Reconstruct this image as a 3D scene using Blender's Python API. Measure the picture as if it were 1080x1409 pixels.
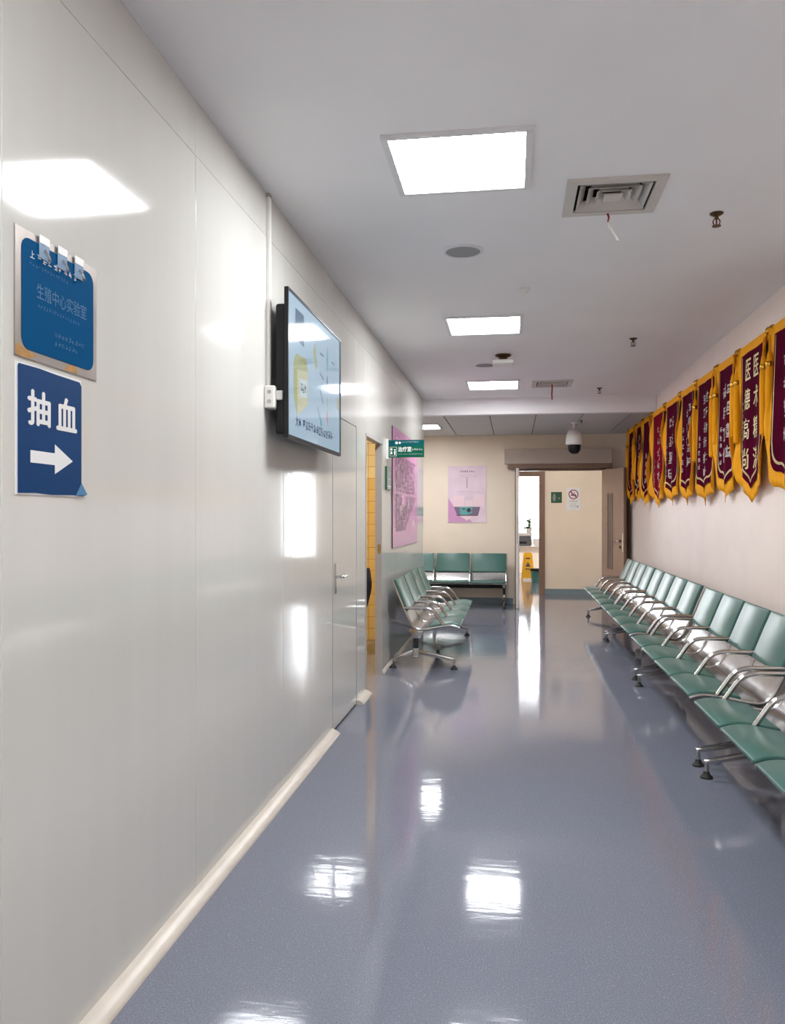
import bpy, bmesh, math, random
from mathutils import Vector, Matrix
random.seed(7)
for o in list(bpy.data.objects): bpy.data.objects.remove(o)
C = bpy.context.scene.collection
SC = bpy.context.scene
PI = math.pi

# ------------------------------------------------------------------ camera
F, HOR, VPX = 1130.0, 712.0, 705.5
TH = math.atan((VPX - 540) / F); CT, ST = math.cos(TH), math.sin(TH)
EYE = 1.40
cam = bpy.data.cameras.new('camera'); camo = bpy.data.objects.new('camera', cam); C.objects.link(camo)
camo.location = (0, 0, EYE); camo.rotation_euler = (PI/2, 0, TH)
cam.sensor_fit = 'HORIZONTAL'; cam.sensor_width = 36; cam.lens = F/1080*36
cam.shift_y = (HOR-704.5)/1080; cam.clip_start = 0.05; cam.clip_end = 200
SC.camera = camo

# ------------------------------------------------------------------ world, exposure
SC.view_settings.view_transform = 'Standard'; SC.view_settings.look = 'None'
SC.view_settings.gamma = 1; SC.view_settings.use_curve_mapping = False
SC.view_settings.exposure = 0.15
PANEL = 40.0          # ceiling light panels
SKY = 19.0            # overcast daylight outside the windows
w = bpy.data.worlds.new('world'); SC.world = w; w.use_nodes = True
bg = w.node_tree.nodes['Background']; bg.inputs[0].default_value = (0.92, 0.96, 1, 1); bg.inputs[1].default_value = SKY

# ------------------------------------------------------------------ helpers: pixels to places
def ray(px, py):
    r = px-540
    return Vector((-F*ST + r*CT, F*CT + r*ST, HOR-py))
def onX(px, py, X): d = ray(px, py); t = X/d.x; return Vector((X, d.y*t, EYE+d.z*t))
def onY(px, py, Y): d = ray(px, py); t = Y/d.y; return Vector((d.x*t, Y, EYE+d.z*t))
def onZ(px, py, Z): d = ray(px, py); t = (Z-EYE)/d.z; return Vector((d.x*t, d.y*t, Z))

# ------------------------------------------------------------------ materials
def srgb(r, g, b):
    f = lambda c: (c/255/12.92 if c/255 <= .04045 else ((c/255+.055)/1.055)**2.4)
    return (f(r), f(g), f(b), 1)
def mat(name, col, rough=.5, metal=0, noise=0, nscale=8, bump=0, bscale=60, spec=.5, coat=0, emit=None, es=0, stretch=None, detail=2):
    m = bpy.data.materials.new(name); m.use_nodes = True
    nt = m.node_tree; p = nt.nodes['Principled BSDF']
    c = col if len(col) == 4 else (*col, 1)
    p.inputs['Base Color'].default_value = c
    p.inputs['Roughness'].default_value = rough; p.inputs['Metallic'].default_value = metal
    p.inputs['Specular IOR Level'].default_value = spec; p.inputs['Coat Weight'].default_value = coat
    tc = nt.nodes.new('ShaderNodeTexCoord'); vec = tc.outputs['Object']
    if stretch:
        mp = nt.nodes.new('ShaderNodeMapping'); mp.inputs['Scale'].default_value = stretch
        nt.links.new(vec, mp.inputs[0]); vec = mp.outputs[0]
    if noise:
        n = nt.nodes.new('ShaderNodeTexNoise'); n.inputs['Scale'].default_value = nscale; n.inputs['Detail'].default_value = detail
        nt.links.new(vec, n.inputs['Vector'])
        r = nt.nodes.new('ShaderNodeMapRange'); r.inputs[1].default_value = .3; r.inputs[2].default_value = .7
        r.inputs[3].default_value = 1-noise; r.inputs[4].default_value = 1+noise
        nt.links.new(n.outputs[0], r.inputs[0])
        h = nt.nodes.new('ShaderNodeHueSaturation'); h.inputs['Color'].default_value = c
        nt.links.new(r.outputs[0], h.inputs['Value']); nt.links.new(h.outputs[0], p.inputs['Base Color'])
    if bump:
        n = nt.nodes.new('ShaderNodeTexNoise'); n.inputs['Scale'].default_value = bscale; n.inputs['Detail'].default_value = 2
        nt.links.new(vec, n.inputs['Vector'])
        b = nt.nodes.new('ShaderNodeBump'); b.inputs['Strength'].default_value = bump; b.inputs['Distance'].default_value = .01
        nt.links.new(n.outputs[0], b.inputs['Height']); nt.links.new(b.outputs[0], p.inputs['Normal'])
    if emit:
        p.inputs['Emission Color'].default_value = emit if len(emit) == 4 else (*emit, 1)
        p.inputs['Emission Strength'].default_value = es
    return m

M = {}
M['panel'] = mat('glossy_white_panel', srgb(218, 217, 211), .08, bump=.07, bscale=1.5, stretch=(1, 4, .22), noise=.015, nscale=2, spec=.62)
M['wall_r'] = mat('cream_paint', srgb(248, 233, 224), .55, noise=.02, nscale=3, bump=.03, bscale=120)
M['wall_b'] = mat('beige_paint', srgb(240, 225, 206), .55, noise=.02, nscale=3, bump=.03, bscale=120)
M['ceil'] = mat('white_ceiling_paint', srgb(245, 243, 245), .6, noise=.015, nscale=2)
M['lowceil'] = mat('grey_ceiling_board', srgb(206, 206, 208), .6, noise=.02, nscale=4)
M['skirt'] = mat('cream_plastic_skirting', srgb(214, 204, 192), .3, noise=.05, nscale=10)
M['bskirt'] = mat('blue_grey_skirting', srgb(120, 138, 146), .3, noise=.04)
M['white'] = mat('white_plastic', srgb(236, 234, 230), .35, noise=.01)
M['frameg'] = mat('light_grey_frame', srgb(178, 176, 174), .4, noise=.03)
M['lampframe'] = mat('lamp_frame', srgb(228, 226, 228), .4)
M['lamp'] = mat('lamp_diffuser', (1, 1, 1), .5, emit=(.965, .985, 1), es=PANEL)
M['warmlamp'] = mat('warm_lamp_diffuser', (1, .9, .7), .5, emit=(1, .88, .66), es=38)
M['dark'] = mat('black_plastic', (.008, .008, .010), .4, spec=.25)
M['darkmatte'] = mat('dark_cavity', (.03, .027, .025), .8)
M['chrome'] = mat('chrome', (.60, .59, .58), .14, 1, noise=.03)
M['steel'] = mat('perforated_steel', (.37, .36, .355), .24, 1, noise=.05, nscale=30)
M['alu'] = mat('cast_aluminium', (.52, .515, .51), .2, 1)
M['green'] = mat('green_vinyl', srgb(64, 107, 99), .33, noise=.05, nscale=6, bump=.06, bscale=220)
M['rubber'] = mat('black_rubber', (.015, .015, .015), .6)
M['signblue'] = mat('teal_blue_sign', srgb(0, 80, 130), .6, noise=.06, nscale=4, spec=.02)
M['navyblue'] = mat('navy_sign', srgb(14, 62, 112), .5, noise=.05, nscale=4, spec=.12)
M['brushed'] = mat('stained_brushed_steel', srgb(160, 152, 146), .45, .6, noise=.15, nscale=9)
M['rust'] = mat('adhesive_stain', srgb(176, 128, 64), .6, noise=.2, nscale=30)
M['print'] = mat('white_print', srgb(240, 240, 240), .4)
M['faint'] = mat('faint_print', srgb(84, 128, 166), .5, spec=.1)
M['tape'] = mat('clear_adhesive_hook', srgb(150, 178, 205), .15)
M['shadedcream'] = mat('shaded_cream_paint', srgb(196, 182, 170), .5, noise=.02)  # header box cream, darkened to carry the shade lying on it
M['ventgrey'] = mat('vent_grey_paint', srgb(206, 200, 194), .5, noise=.03)
M['wood'] = mat('taupe_door_laminate', srgb(168, 140, 122), .4, noise=.06, nscale=14, stretch=(6, 6, .6))
M['wooddark'] = mat('brown_door_frame', srgb(132, 104, 86), .4, noise=.06, nscale=14, stretch=(6, 6, .6))
M['doorface'] = mat('grey_door_face', srgb(176, 170, 168), .4, noise=.03)
M['dooredge'] = mat('pale_door_edge', srgb(226, 218, 212), .4, noise=.02)
M['visionglass'] = mat('dark_vision_glass', srgb(112, 96, 88), .12)
M['signgreen'] = mat('green_sign', srgb(12, 92, 72), .5, spec=.1)
M['signteal'] = mat('teal_sign_band', srgb(8, 88, 94), .5, spec=.1)
M['pgreen'] = mat('dark_green_plaque', srgb(40, 88, 60), .35)
M['pgrey'] = mat('grey_plaque_face', srgb(132, 140, 138), .35)
M['pink'] = mat('pink_poster_print', srgb(214, 150, 194), .25, noise=.10, nscale=3)
M['palepink'] = mat('pale_pink_poster_print', srgb(234, 210, 224), .2, noise=.06, nscale=4)
M['rosepink'] = mat('rose_print', srgb(214, 158, 202), .25)
M['lightpink'] = mat('light_pink_print', srgb(240, 212, 220), .3)
M['inkgrey'] = mat('grey_ink', srgb(124, 104, 130), .4)
M['inkdark'] = mat('dark_ink', srgb(70, 52, 66), .4)
M['inkteal'] = mat('teal_ink', srgb(96, 168, 166), .4)
M['inkred'] = mat('red_ink', srgb(150, 40, 60), .4)
M['velvet'] = mat('maroon_velvet', srgb(78, 0, 34), .9, spec=.05, noise=.15, nscale=7, bump=.1, bscale=300)
M['velvetred'] = mat('crimson_velvet', srgb(128, 4, 34), .9, spec=.05, noise=.12, nscale=7, bump=.1, bscale=300)
M['fringe'] = mat('yellow_silk_fringe', srgb(255, 176, 40), .7, spec=.1, noise=.12, nscale=60, stretch=(4, 4, .25), bump=.35, bscale=160)
M['tassel'] = mat('golden_tassel', srgb(255, 172, 10), .6, spec=.15, noise=.1, nscale=80, stretch=(4, 4, .2), bump=.4, bscale=180)
M['goldlace'] = mat('pale_gold_braid', srgb(196, 176, 128), .4, .3)
M['gold'] = mat('brass', srgb(190, 140, 50), .25, 1)
M['goldink'] = mat('gold_lettering', srgb(226, 206, 150), .4)
M['silverink'] = mat('silver_lettering', srgb(176, 164, 160), .4)
M['red'] = mat('red_ribbon', srgb(150, 40, 48), .6)
M['brass'] = mat('dark_brass', srgb(96, 78, 54), .35, .9)
M['speaker'] = mat('speaker_mesh', srgb(156, 156, 160), .7, bump=.3, bscale=400)
M['ytile'] = mat('yellow_glazed_tile', srgb(236, 202, 132), .2, noise=.05, nscale=5)
M['ptile'] = mat('pale_yellow_tile', srgb(248, 228, 178), .2, noise=.04, nscale=5)
M['grout'] = mat('grout', srgb(176, 130, 60), .8)
M['cloth'] = mat('navy_cloth', srgb(34, 36, 62), .85, noise=.15, nscale=14)
M['yellow'] = mat('yellow_plastic', srgb(244, 184, 20), .4, noise=.03)
M['bin'] = mat('teal_plastic', srgb(70, 124, 112), .45)
M['desk'] = mat('white_laminate_desk', srgb(226, 218, 214), .3)
M['greybox'] = mat('grey_casing', srgb(92, 94, 102), .4)
M['leaf'] = mat('green_leaf', srgb(70, 116, 48), .45, noise=.25, nscale=20)
def translucent(m, k=.5):
    nt = m.node_tree; p = nt.nodes['Principled BSDF']; o = nt.nodes['Material Output']
    t = nt.nodes.new('ShaderNodeBsdfTranslucent'); t.inputs[0].default_value = srgb(140, 190, 90); x = nt.nodes.new('ShaderNodeMixShader'); x.inputs[0].default_value = k
    nt.links.new(p.outputs[0], x.inputs[1]); nt.links.new(t.outputs[0], x.inputs[2]); nt.links.new(x.outputs[0], o.inputs[0])
translucent(M['leaf'], .06)
M['soil'] = mat('soil', srgb(60, 46, 36), .9, noise=.2, nscale=40)

def screen_mat(name, col, k=.62): return mat(name, tuple(c*.15 for c in col[:3]), .06, emit=col, es=k, coat=.3)
M['s_bg'] = screen_mat('screen_pale_blue', srgb(176, 204, 224))
M['s_yel'] = screen_mat('screen_yellow', srgb(204, 208, 176)); M['s_yel2'] = screen_mat('screen_yellow_dark', srgb(176, 182, 142))
M['s_grey'] = screen_mat('screen_slate', srgb(92, 120, 146)); M['s_teal'] = screen_mat('screen_teal', srgb(104, 168, 184))
M['s_blue'] = screen_mat('screen_blue', srgb(70, 100, 160)); M['s_red'] = screen_mat('screen_pink', srgb(196, 150, 160))
M['s_ink'] = screen_mat('screen_ink', srgb(50, 62, 92)); M['s_white'] = screen_mat('screen_white', srgb(206, 226, 232))

def floor_material():
    m = bpy.data.materials.new('speckled_blue_grey_vinyl'); m.use_nodes = True
    nt = m.node_tree; p = nt.nodes['Principled BSDF']; L = nt.links.new
    tc = nt.nodes.new('ShaderNodeTexCoord')
    n1 = nt.nodes.new('ShaderNodeTexNoise'); n1.inputs['Scale'].default_value = 210; n1.inputs['Detail'].default_value = 3
    n2 = nt.nodes.new('ShaderNodeTexNoise'); n2.inputs['Scale'].default_value = 1.2; n2.inputs['Detail'].default_value = 2
    vo = nt.nodes.new('ShaderNodeTexVoronoi'); vo.inputs['Scale'].default_value = 85
    for n in (n1, n2, vo): L(tc.outputs['Object'], n.inputs['Vector'])
    r1 = nt.nodes.new('ShaderNodeValToRGB'); e = r1.color_ramp.elements
    e[0].position = .36; e[0].color = srgb(112, 116, 131); e[1].position = .66; e[1].color = srgb(136, 140, 154)
    L(n1.outputs[0], r1.inputs[0])
    r2 = nt.nodes.new('ShaderNodeValToRGB'); e = r2.color_ramp.elements
    e[0].position = .12; e[0].color = (1, 1, 1, 1); e[1].position = .2; e[1].color = (0, 0, 0, 1)
    L(vo.outputs['Distance'], r2.inputs[0])
    mu = nt.nodes.new('ShaderNodeMath'); mu.operation = 'MULTIPLY'; mu.inputs[1].default_value = .4; L(r2.outputs[0], mu.inputs[0])
    mx = nt.nodes.new('ShaderNodeMix'); mx.data_type = 'RGBA'; mx.inputs['B'].default_value = srgb(176, 182, 196)
    L(mu.outputs[0], mx.inputs['Factor']); L(r1.outputs[0], mx.inputs['A']); L(mx.outputs['Result'], p.inputs['Base Color'])
    rr = nt.nodes.new('ShaderNodeMapRange'); rr.inputs[3].default_value = .045; rr.inputs[4].default_value = .10; L(n2.outputs[0], rr.inputs[0]); L(rr.outputs[0], p.inputs['Roughness'])
    n3 = nt.nodes.new('ShaderNodeTexNoise'); n3.inputs['Scale'].default_value = 7; n3.inputs['Detail'].default_value = 3; mp = nt.nodes.new('ShaderNodeMapping'); mp.inputs['Scale'].default_value = (.6, 2.2, 1); L(tc.outputs['Object'], mp.inputs[0]); L(mp.outputs[0], n3.inputs['Vector'])
    b = nt.nodes.new('ShaderNodeBump'); b.inputs['Strength'].default_value = .06; b.inputs['Distance'].default_value = .01
    L(n3.outputs[0], b.inputs['Height']); L(b.outputs[0], p.inputs['Normal'])
    p.inputs['Specular IOR Level'].default_value = .5
    return m
M['floor'] = floor_material()
def glass_material():
    m = bpy.data.materials.new('window_glass'); m.use_nodes = True; nt = m.node_tree; nt.nodes.clear()
    o = nt.nodes.new('ShaderNodeOutputMaterial'); t = nt.nodes.new('ShaderNodeBsdfTransparent'); g = nt.nodes.new('ShaderNodeBsdfGlossy')
    g.inputs['Roughness'].default_value = .02; x = nt.nodes.new('ShaderNodeMixShader'); x.inputs[0].default_value = .06
    nt.links.new(t.outputs[0], x.inputs[1]); nt.links.new(g.outputs[0], x.inputs[2]); nt.links.new(x.outputs[0], o.inputs[0])
    return m
M['glass'] = glass_material()

# ------------------------------------------------------------------ helpers: meshes
class MB:
    def __init__(s): s.v = []; s.f = []; s.flat = set()
    def add(s, vs, fs):
        n = len(s.v); s.v += [tuple(v) for v in vs]; s.f += [tuple(i+n for i in f) for f in fs]; return s
    def box(s, x0, x1, y0, y1, z0, z1, bev=0, seg=2):
        n0 = len(s.f)
        if bev <= 0:
            v = [(x, y, z) for z in (z0, z1) for y in (y0, y1) for x in (x0, x1)]
            s.add(v, [(0, 2, 3, 1), (4, 5, 7, 6), (0, 1, 5, 4), (2, 6, 7, 3), (0, 4, 6, 2), (1, 3, 7, 5)]); s.flat |= set(range(n0, len(s.f))); return s
        bm = bmesh.new(); bmesh.ops.create_cube(bm, size=1)
        for q in bm.verts: q.co = Vector(((x0+x1)/2+q.co.x*(x1-x0), (y0+y1)/2+q.co.y*(y1-y0), (z0+z1)/2+q.co.z*(z1-z0)))
        bmesh.ops.bevel(bm, geom=bm.edges[:], offset=bev, segments=seg, affect='EDGES', profile=.5)
        s.bm(bm); s.flat |= set(range(n0, len(s.f))); return s
    def bm(s, bm):
        bm.verts.index_update()
        s.add([q.co[:] for q in bm.verts], [[q.index for q in f.verts] for f in bm.faces]); bm.free(); return s
    def prism(s, pts, a0, a1, axis='x', bev=0):      # closed outline swept along an axis
        n = len(pts)
        put = {'x': lambda p, a: (a, p[0], p[1]), 'y': lambda p, a: (p[0], a, p[1]), 'z': lambda p, a: (p[0], p[1], a)}[axis]
        vs = [put(p, a0) for p in pts]+[put(p, a1) for p in pts]
        fs = [tuple(range(n)), tuple(range(2*n-1, n-1, -1))]+[(i, n+i, n+(i+1) % n, (i+1) % n) for i in range(n)]
        bm = bmesh.new(); q = [bm.verts.new(v) for v in vs]
        for f in fs: bm.faces.new([q[i] for i in f])
        bmesh.ops.recalc_face_normals(bm, faces=bm.faces)
        if bev:
            ed = [e for e in bm.edges if len(e.link_faces) == 2 and e.calc_face_angle(0) > .6]
            bmesh.ops.bevel(bm, geom=ed, offset=bev, segments=2, affect='EDGES', profile=.5)
        return s.bm(bm)
    def tube(s, pts, r, n=10, cap=True, sx=1.0):
        pts = [Vector(p) for p in pts]; rs = r if isinstance(r, (list, tuple)) else [r]*len(pts)
        t0 = (pts[1]-pts[0]).normalized(); up = Vector((0, 0, 1)) if abs(t0.z) < .9 else Vector((1, 0, 0))
        a = t0.cross(up).normalized(); base = len(s.v); prev = t0
        for i, p in enumerate(pts):
            t = ((pts[min(i+1, len(pts)-1)]-pts[max(i-1, 0)])).normalized()
            a = (prev.rotation_difference(t)@a).normalized(); prev = t; b = t.cross(a)
            for k in range(n):
                q = 2*PI*k/n; s.v.append(tuple(p+(a*math.cos(q)*sx+b*math.sin(q))*rs[i]))
        for i in range(len(pts)-1):
            for k in range(n):
                o = base+i*n; s.f.append((o+k, o+(k+1) % n, o+n+(k+1) % n, o+n+k))
        if cap: s.f.append(tuple(base+k for k in range(n-1, -1, -1))); s.f.append(tuple(base+(len(pts)-1)*n+k for k in range(n)))
        return s
    def lathe(s, prof, cx=0, cy=0, cz=0, n=20, axis='z'):
        base = len(s.v)
        for (r, z) in prof:
            for k in range(n):
                q = 2*PI*k/n; x, y = r*math.cos(q), r*math.sin(q)
                s.v.append({'z': (cx+x, cy+y, cz+z), 'y': (cx+x, cy+z, cz+y), 'x': (cx+z, cy+x, cz+y)}[axis])
        for i in range(len(prof)-1):
            for k in range(n):
                o = base+i*n; s.f.append((o+k, o+(k+1) % n, o+n+(k+1) % n, o+n+k))
        s.f.append(tuple(base+k for k in range(n))); s.f.append(tuple(base+(len(prof)-1)*n+k for k in range(n)))
        return s
    def poly(s, pts, y=0.0):                        # flat shape in the xz plane, facing -y
        return s.add([(p[0], y, p[1]) for p in pts], [tuple(range(len(pts)))])
    def rect(s, x0, x1, z0, z1, y=0.0): return s.poly([(x0, z0), (x1, z0), (x1, z1), (x0, z1)], y)
    def build(s, name, m, parent=None, smooth=True, loc=(0, 0, 0), rotz=0, ang=35, fix=True):
        me = bpy.data.meshes.new(name); me.from_pydata(s.v, [], s.f); me.update()
        if fix:
            bm = bmesh.new(); bm.from_mesh(me); bmesh.ops.recalc_face_normals(bm, faces=bm.faces); bm.to_mesh(me); bm.free()
        me.materials.append(M[m] if isinstance(m, str) else m)
        if smooth:
            me.shade_smooth(); me.set_sharp_from_angle(angle=math.radians(ang))
            for i in s.flat: me.polygons[i].use_smooth = False
        o = bpy.data.objects.new(name, me); C.objects.link(o); o.location = loc; o.rotation_euler.z = rotz
        if parent is not None: o.parent = parent
        return o
def tag(o, label, cat, group=None):
    o['label'] = label; o['category'] = cat
    if group: o['group'] = group
    return o
def thing(name, label, cat, loc=(0, 0, 0), rotz=0, group=None):
    o = bpy.data.objects.new(name, None); C.objects.link(o); o.empty_display_size = .1
    o.location = loc; o.rotation_euler.z = rotz
    return tag(o, label, cat, group)
def struct(o): o['kind'] = 'structure'; return o
def copy_tree(o, parent=None):
    c = o.copy(); C.objects.link(c); c.parent = parent
    for ch in [q for q in bpy.data.objects if q.parent == o]: copy_tree(ch, c)
    return c
def round_path(pts, rad, n=6):
    pts = [Vector(p) for p in pts]; out = [pts[0]]
    for i in range(1, len(pts)-1):
        a, b, c = pts[i-1], pts[i], pts[i+1]; d1 = (a-b); d2 = (c-b)
        r = min(rad, d1.length*.49, d2.length*.49); p0 = b+d1.normalized()*r; p1 = b+d2.normalized()*r
        for k in range(n+1):
            t = k/n; out.append(p0*(1-t)**2+b*2*t*(1-t)+p1*t*t)
    out.append(pts[-1]); return out
def rrect(x0, x1, z0, z1, r, n=5):
    out = []
    for cx, cz, a0 in ((x1-r, z0+r, -PI/2), (x1-r, z1-r, 0), (x0+r, z1-r, PI/2), (x0+r, z0+r, PI)):
        for k in range(n+1):
            q = a0+PI/2*k/n; out.append((cx+r*math.cos(q), cz+r*math.sin(q)))
    return out
def circle(cx, cz, r, n=24): return [(cx+r*math.cos(2*PI*k/n), cz+r*math.sin(2*PI*k/n)) for k in range(n)]
_cache = {}
def glyphs(txt):                                    # flat outline of real characters, about 1 unit high
    if txt not in _cache:
        cu = bpy.data.curves.new('t', 'FONT'); cu.body = txt; cu.size = 1; cu.fill_mode = 'FRONT'; cu.resolution_u = 2
        ob = bpy.data.objects.new('t', cu); C.objects.link(ob)
        bpy.context.view_layer.update()
        me = bpy.data.meshes.new_from_object(ob.evaluated_get(bpy.context.evaluated_depsgraph_get()))
        vs = [(v.co.x, v.co.y) for v in me.vertices]; fs = [tuple(p.vertices) for p in me.polygons]
        bpy.data.objects.remove(ob); bpy.data.curves.remove(cu); bpy.data.meshes.remove(me)
        _cache[txt] = (vs, fs)
    return _cache[txt]
def text_into(mb, txt, x0, x1, z0, z1, y, warp=None, bold=0):
    vs, fs = glyphs(txt)
    if not vs: return
    ax, bx_ = min(v[0] for v in vs), max(v[0] for v in vs); az, bz = min(v[1] for v in vs), max(v[1] for v in vs)
    for k, (ox, oz) in enumerate([(0, 0)] if not bold else [(-bold, 0), (bold, 0), (0, bold*.7), (0, -bold*.7)]):
        P = [(x0+(v[0]-ax)/max(bx_-ax, 1e-6)*(x1-x0)+ox, z0+(v[1]-az)/max(bz-az, 1e-6)*(z1-z0)+oz) for v in vs]
        mb.add([((p[0], (warp(p[0], p[1]) if warp else 0)+y-.0001*k, p[1])) for p in P], fs)
def marks_into(mb, x, z, s, y, rng, warp=None, sx=1.0):   # an illegible character: a handful of strokes in a square
    def q(a, b, c, d):
        pts = [(x+a*s*sx, z+c*s), (x+b*s*sx, z+c*s), (x+b*s*sx, z+d*s), (x+a*s*sx, z+d*s)]
        mb.add([(p[0], (warp(*p) if warp else 0)+y, p[1]) for p in pts], [(0, 1, 2, 3)])
    for k in range(rng.randint(2, 3)):
        h = -.42+.84*rng.random(); a = -.45+.25*rng.random(); q(a, a+.4+.45*rng.random(), h-.045, h+.045)
    for k in range(rng.randint(1, 3)):
        v = -.36+.72*rng.random(); a = -.45+.4*rng.random(); q(v-.055, v+.055, a, a+.35+.35*rng.random())

# ================================================================== the setting
XL, XR, ZC, ZL = -1.157, 1.784, 2.94, 2.73
YBEAM, YB, YS, YW, Y0 = 10.66, 13.40, 15.24, 21.0, -4.0
TW = .055                      # the left partition is a thin panel wall
# floor, one sheet through all the rooms
struct(MB().box(-4, 4.2, Y0-.1, YW+.4, -.1, 0).build('floor', 'floor', smooth=False))
# ceilings
VENTS = ((.472, 4.04), (.445, 9.6)); VH = .176
mb = MB(); yy = Y0-.1
for vx, vy in VENTS:
    mb.box(XL-.1, XR+.1, yy, vy-VH, ZC, ZC+.1).box(XL-.1, vx-VH, vy-VH, vy+VH, ZC, ZC+.1).box(vx+VH, XR+.1, vy-VH, vy+VH, ZC, ZC+.1); yy = vy+VH
mb.box(XL-.1, XR+.1, yy, YBEAM, ZC, ZC+.1)
struct(mb.build('ceiling', 'ceil', smooth=False))
low = struct(MB().box(-3.3, XR+.1, YBEAM+.12, YB+.05, ZL+.012, ZL+.1).build('ceiling_lowered', 'darkmatte', smooth=False))
tx = -3.3
while tx < XR:                 # long boards of the lowered ceiling with open joints
    x1 = min(tx+.6, XR)
    MB().box(tx+.006, x1-.006, YBEAM+.12, YB, ZL, ZL+.014).build('panel', 'lowceil', low, smooth=False); tx += .6
struct(MB().box(-3.3, XR, YBEAM, YBEAM+.12, ZL-.002, ZC+.1, .004).build('trim_1', 'ceil'))
struct(MB().box(-4, 4.2, YB+.12, YW+.3, 2.75, 2.85).build('ceiling_beyond', 'ceil', smooth=False))
# right wall, rear wall
struct(MB().box(XR, XR+.12, Y0-.1, YB+.12, 0, ZC).build('wall_right', 'wall_r', smooth=False))
struct(MB().box(XL-.1, XR, Y0-.1, Y0, 0, ZC).build('wall_front', 'wall_b', smooth=False))
struct(MB().box(XR-.014, XR, Y0, YB, 0, .1, .003).build('baseboard_right', 'bskirt'))
# back wall with the double-door opening
OX0, OX1, OZ = .064, 1.434, 2.18
mb = MB().box(-3.3, OX0, YB, YB+.12, 0, ZC).box(OX1, XR, YB, YB+.12, 0, ZC).box(OX0, OX1, YB, YB+.12, OZ, ZC)
struct(mb.build('wall_back', 'wall_b', smooth=False))
struct(MB().box(-3.3, OX0-.06, YB-.012, YB, 0, .1, .003).build('baseboard_back', 'bskirt'))
# alcove beside the corridor (left of the panel wall's end)
struct(MB().box(-3.4, -3.3, YBEAM-.3, YB+.12, 0, ZC).build('wall_alcove', 'wall_b', smooth=False))
struct(MB().box(-3.3, XL-TW, YBEAM-.2, YBEAM-.1, 0, ZC).build('wall_alcove_front', 'wall_b', smooth=False))
# --- left wall: core with door openings, glossy panels in front
D1a, D1b, D1z = 5.21, 6.03, 2.085       # closed flush door
D2a, D2b, D2z = 6.42, 7.23, 2.07        # open doorway to the tiled room
core = MB()
for a, b, z0 in ((Y0, D1a, 0), (D1a, D1b, D1z), (D1b, D2a, 0), (D2a, D2b, D2z), (D2b, YBEAM, 0)):
    core.box(XL-TW, XL-.012, a, b, z0, ZC)
wl = struct(core.build('wall_left', 'white', smooth=False))
PT = 2.735
def panel(a, b, z0, z1, tilt=0.0):
    mb = MB(); g = .0006
    mb.box(0, .012, a+g-(a+b)/2, b-g-(a+b)/2, z0+g, z1-g, .0015)
    o = mb.build('panel', 'panel', wl, loc=(XL-.012, (a+b)/2, 0)); o.rotation_euler.z = tilt; return o
edges = [-4, -2.93, -1.76, -.6, .57, 1.73, 2.89, 4.06, D1a]
tilts = [0, 0, 0, 0, .0, .0, .001, -.002]
for i in range(len(edges)-1):
    panel(edges[i], edges[i+1], 0, PT, tilts[i]); panel(edges[i], edges[i+1], PT, ZC)
panel(D1a, D1b, D1z, PT); panel(D1b, D2a, 0, PT); panel(D1a, D2a, PT, ZC); panel(D2a, D2b, D2z, PT)
for a, b in ((D2b, 8.37), (8.37, 9.51), (9.51, YBEAM)): panel(a, b, 0, PT); panel(a, b, PT, ZC)
panel(D2a, D2b, PT, ZC)
MB().box(XL-TW, XL, YBEAM, YBEAM+.012, 0, ZL).build('end_cap', 'panel', wl, smooth=False)
# cove skirting along the left wall
cove = [(0, 0), (.055, 0), (.055, .004), (.048, .013), (.036, .021), (.022, .028), (.010, .033), (0, .035)]
bl = MB()
for a, b, k in ((Y0, D1a-.01, 1), (D1b+.01, D2a-.005, 1), (D2b+.01, YBEAM, .32)):
    bl.prism([(XL+p[0]*k, p[1]) for p in cove], a, b, 'y')
struct(bl.build('baseboard_left', 'skirt', ang=50))

# --- closed flush door
d1 = thing('door_1', 'glossy off-white flush door set into the panel wall beside the television', 'door', (XL, D1a, 0), PI/2)
struct(d1); dw = D1b-D1a
lf = MB().box(.012, dw-.012, -.002, .035, .014, D1z-.012, .003).build('leaf', 'panel', d1)
fr = MB().box(0, .008, -.004, .05, 0, D1z).box(dw-.008, dw, -.004, .05, 0, D1z).box(.008, dw-.008, -.004, .05, D1z-.008, D1z)
fr.build('frame', 'frameg', d1)
h = MB().box(.05, .085, -.010, -.002, .90, 1.10, .004).build('handle_plate', 'chrome', lf)
MB().tube(round_path([(.068, -.008, 1.01), (.068, -.055, 1.01), (.185, -.055, 1.01)], .018), .009).build('lever', 'chrome', lf)
MB().box(.012, dw-.012, .002, .03, .001, .013).build('dark_gap', 'rubber', d1)  # black strip stands in for the shaded gap below the leaf
# --- open doorway: lining and strike plate
d2 = struct(thing('door_2', 'open doorway with pale frame showing a yellow tiled room', 'doorway', (XL, D2a, 0), PI/2)); dw = D2b-D2a
fr = MB().box(-.0, .02, -.006, TW, 0, D2z).box(dw-.02, dw, -.006, TW, 0, D2z).box(.02, dw-.02, -.006, TW, D2z-.02, D2z)
frm = fr.build('frame', 'frameg', d2)
MB().box(dw-.0235, dw-.0195, .004, .03, 1.08, 1.16).build('strike_plate', 'chrome', frm)

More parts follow.
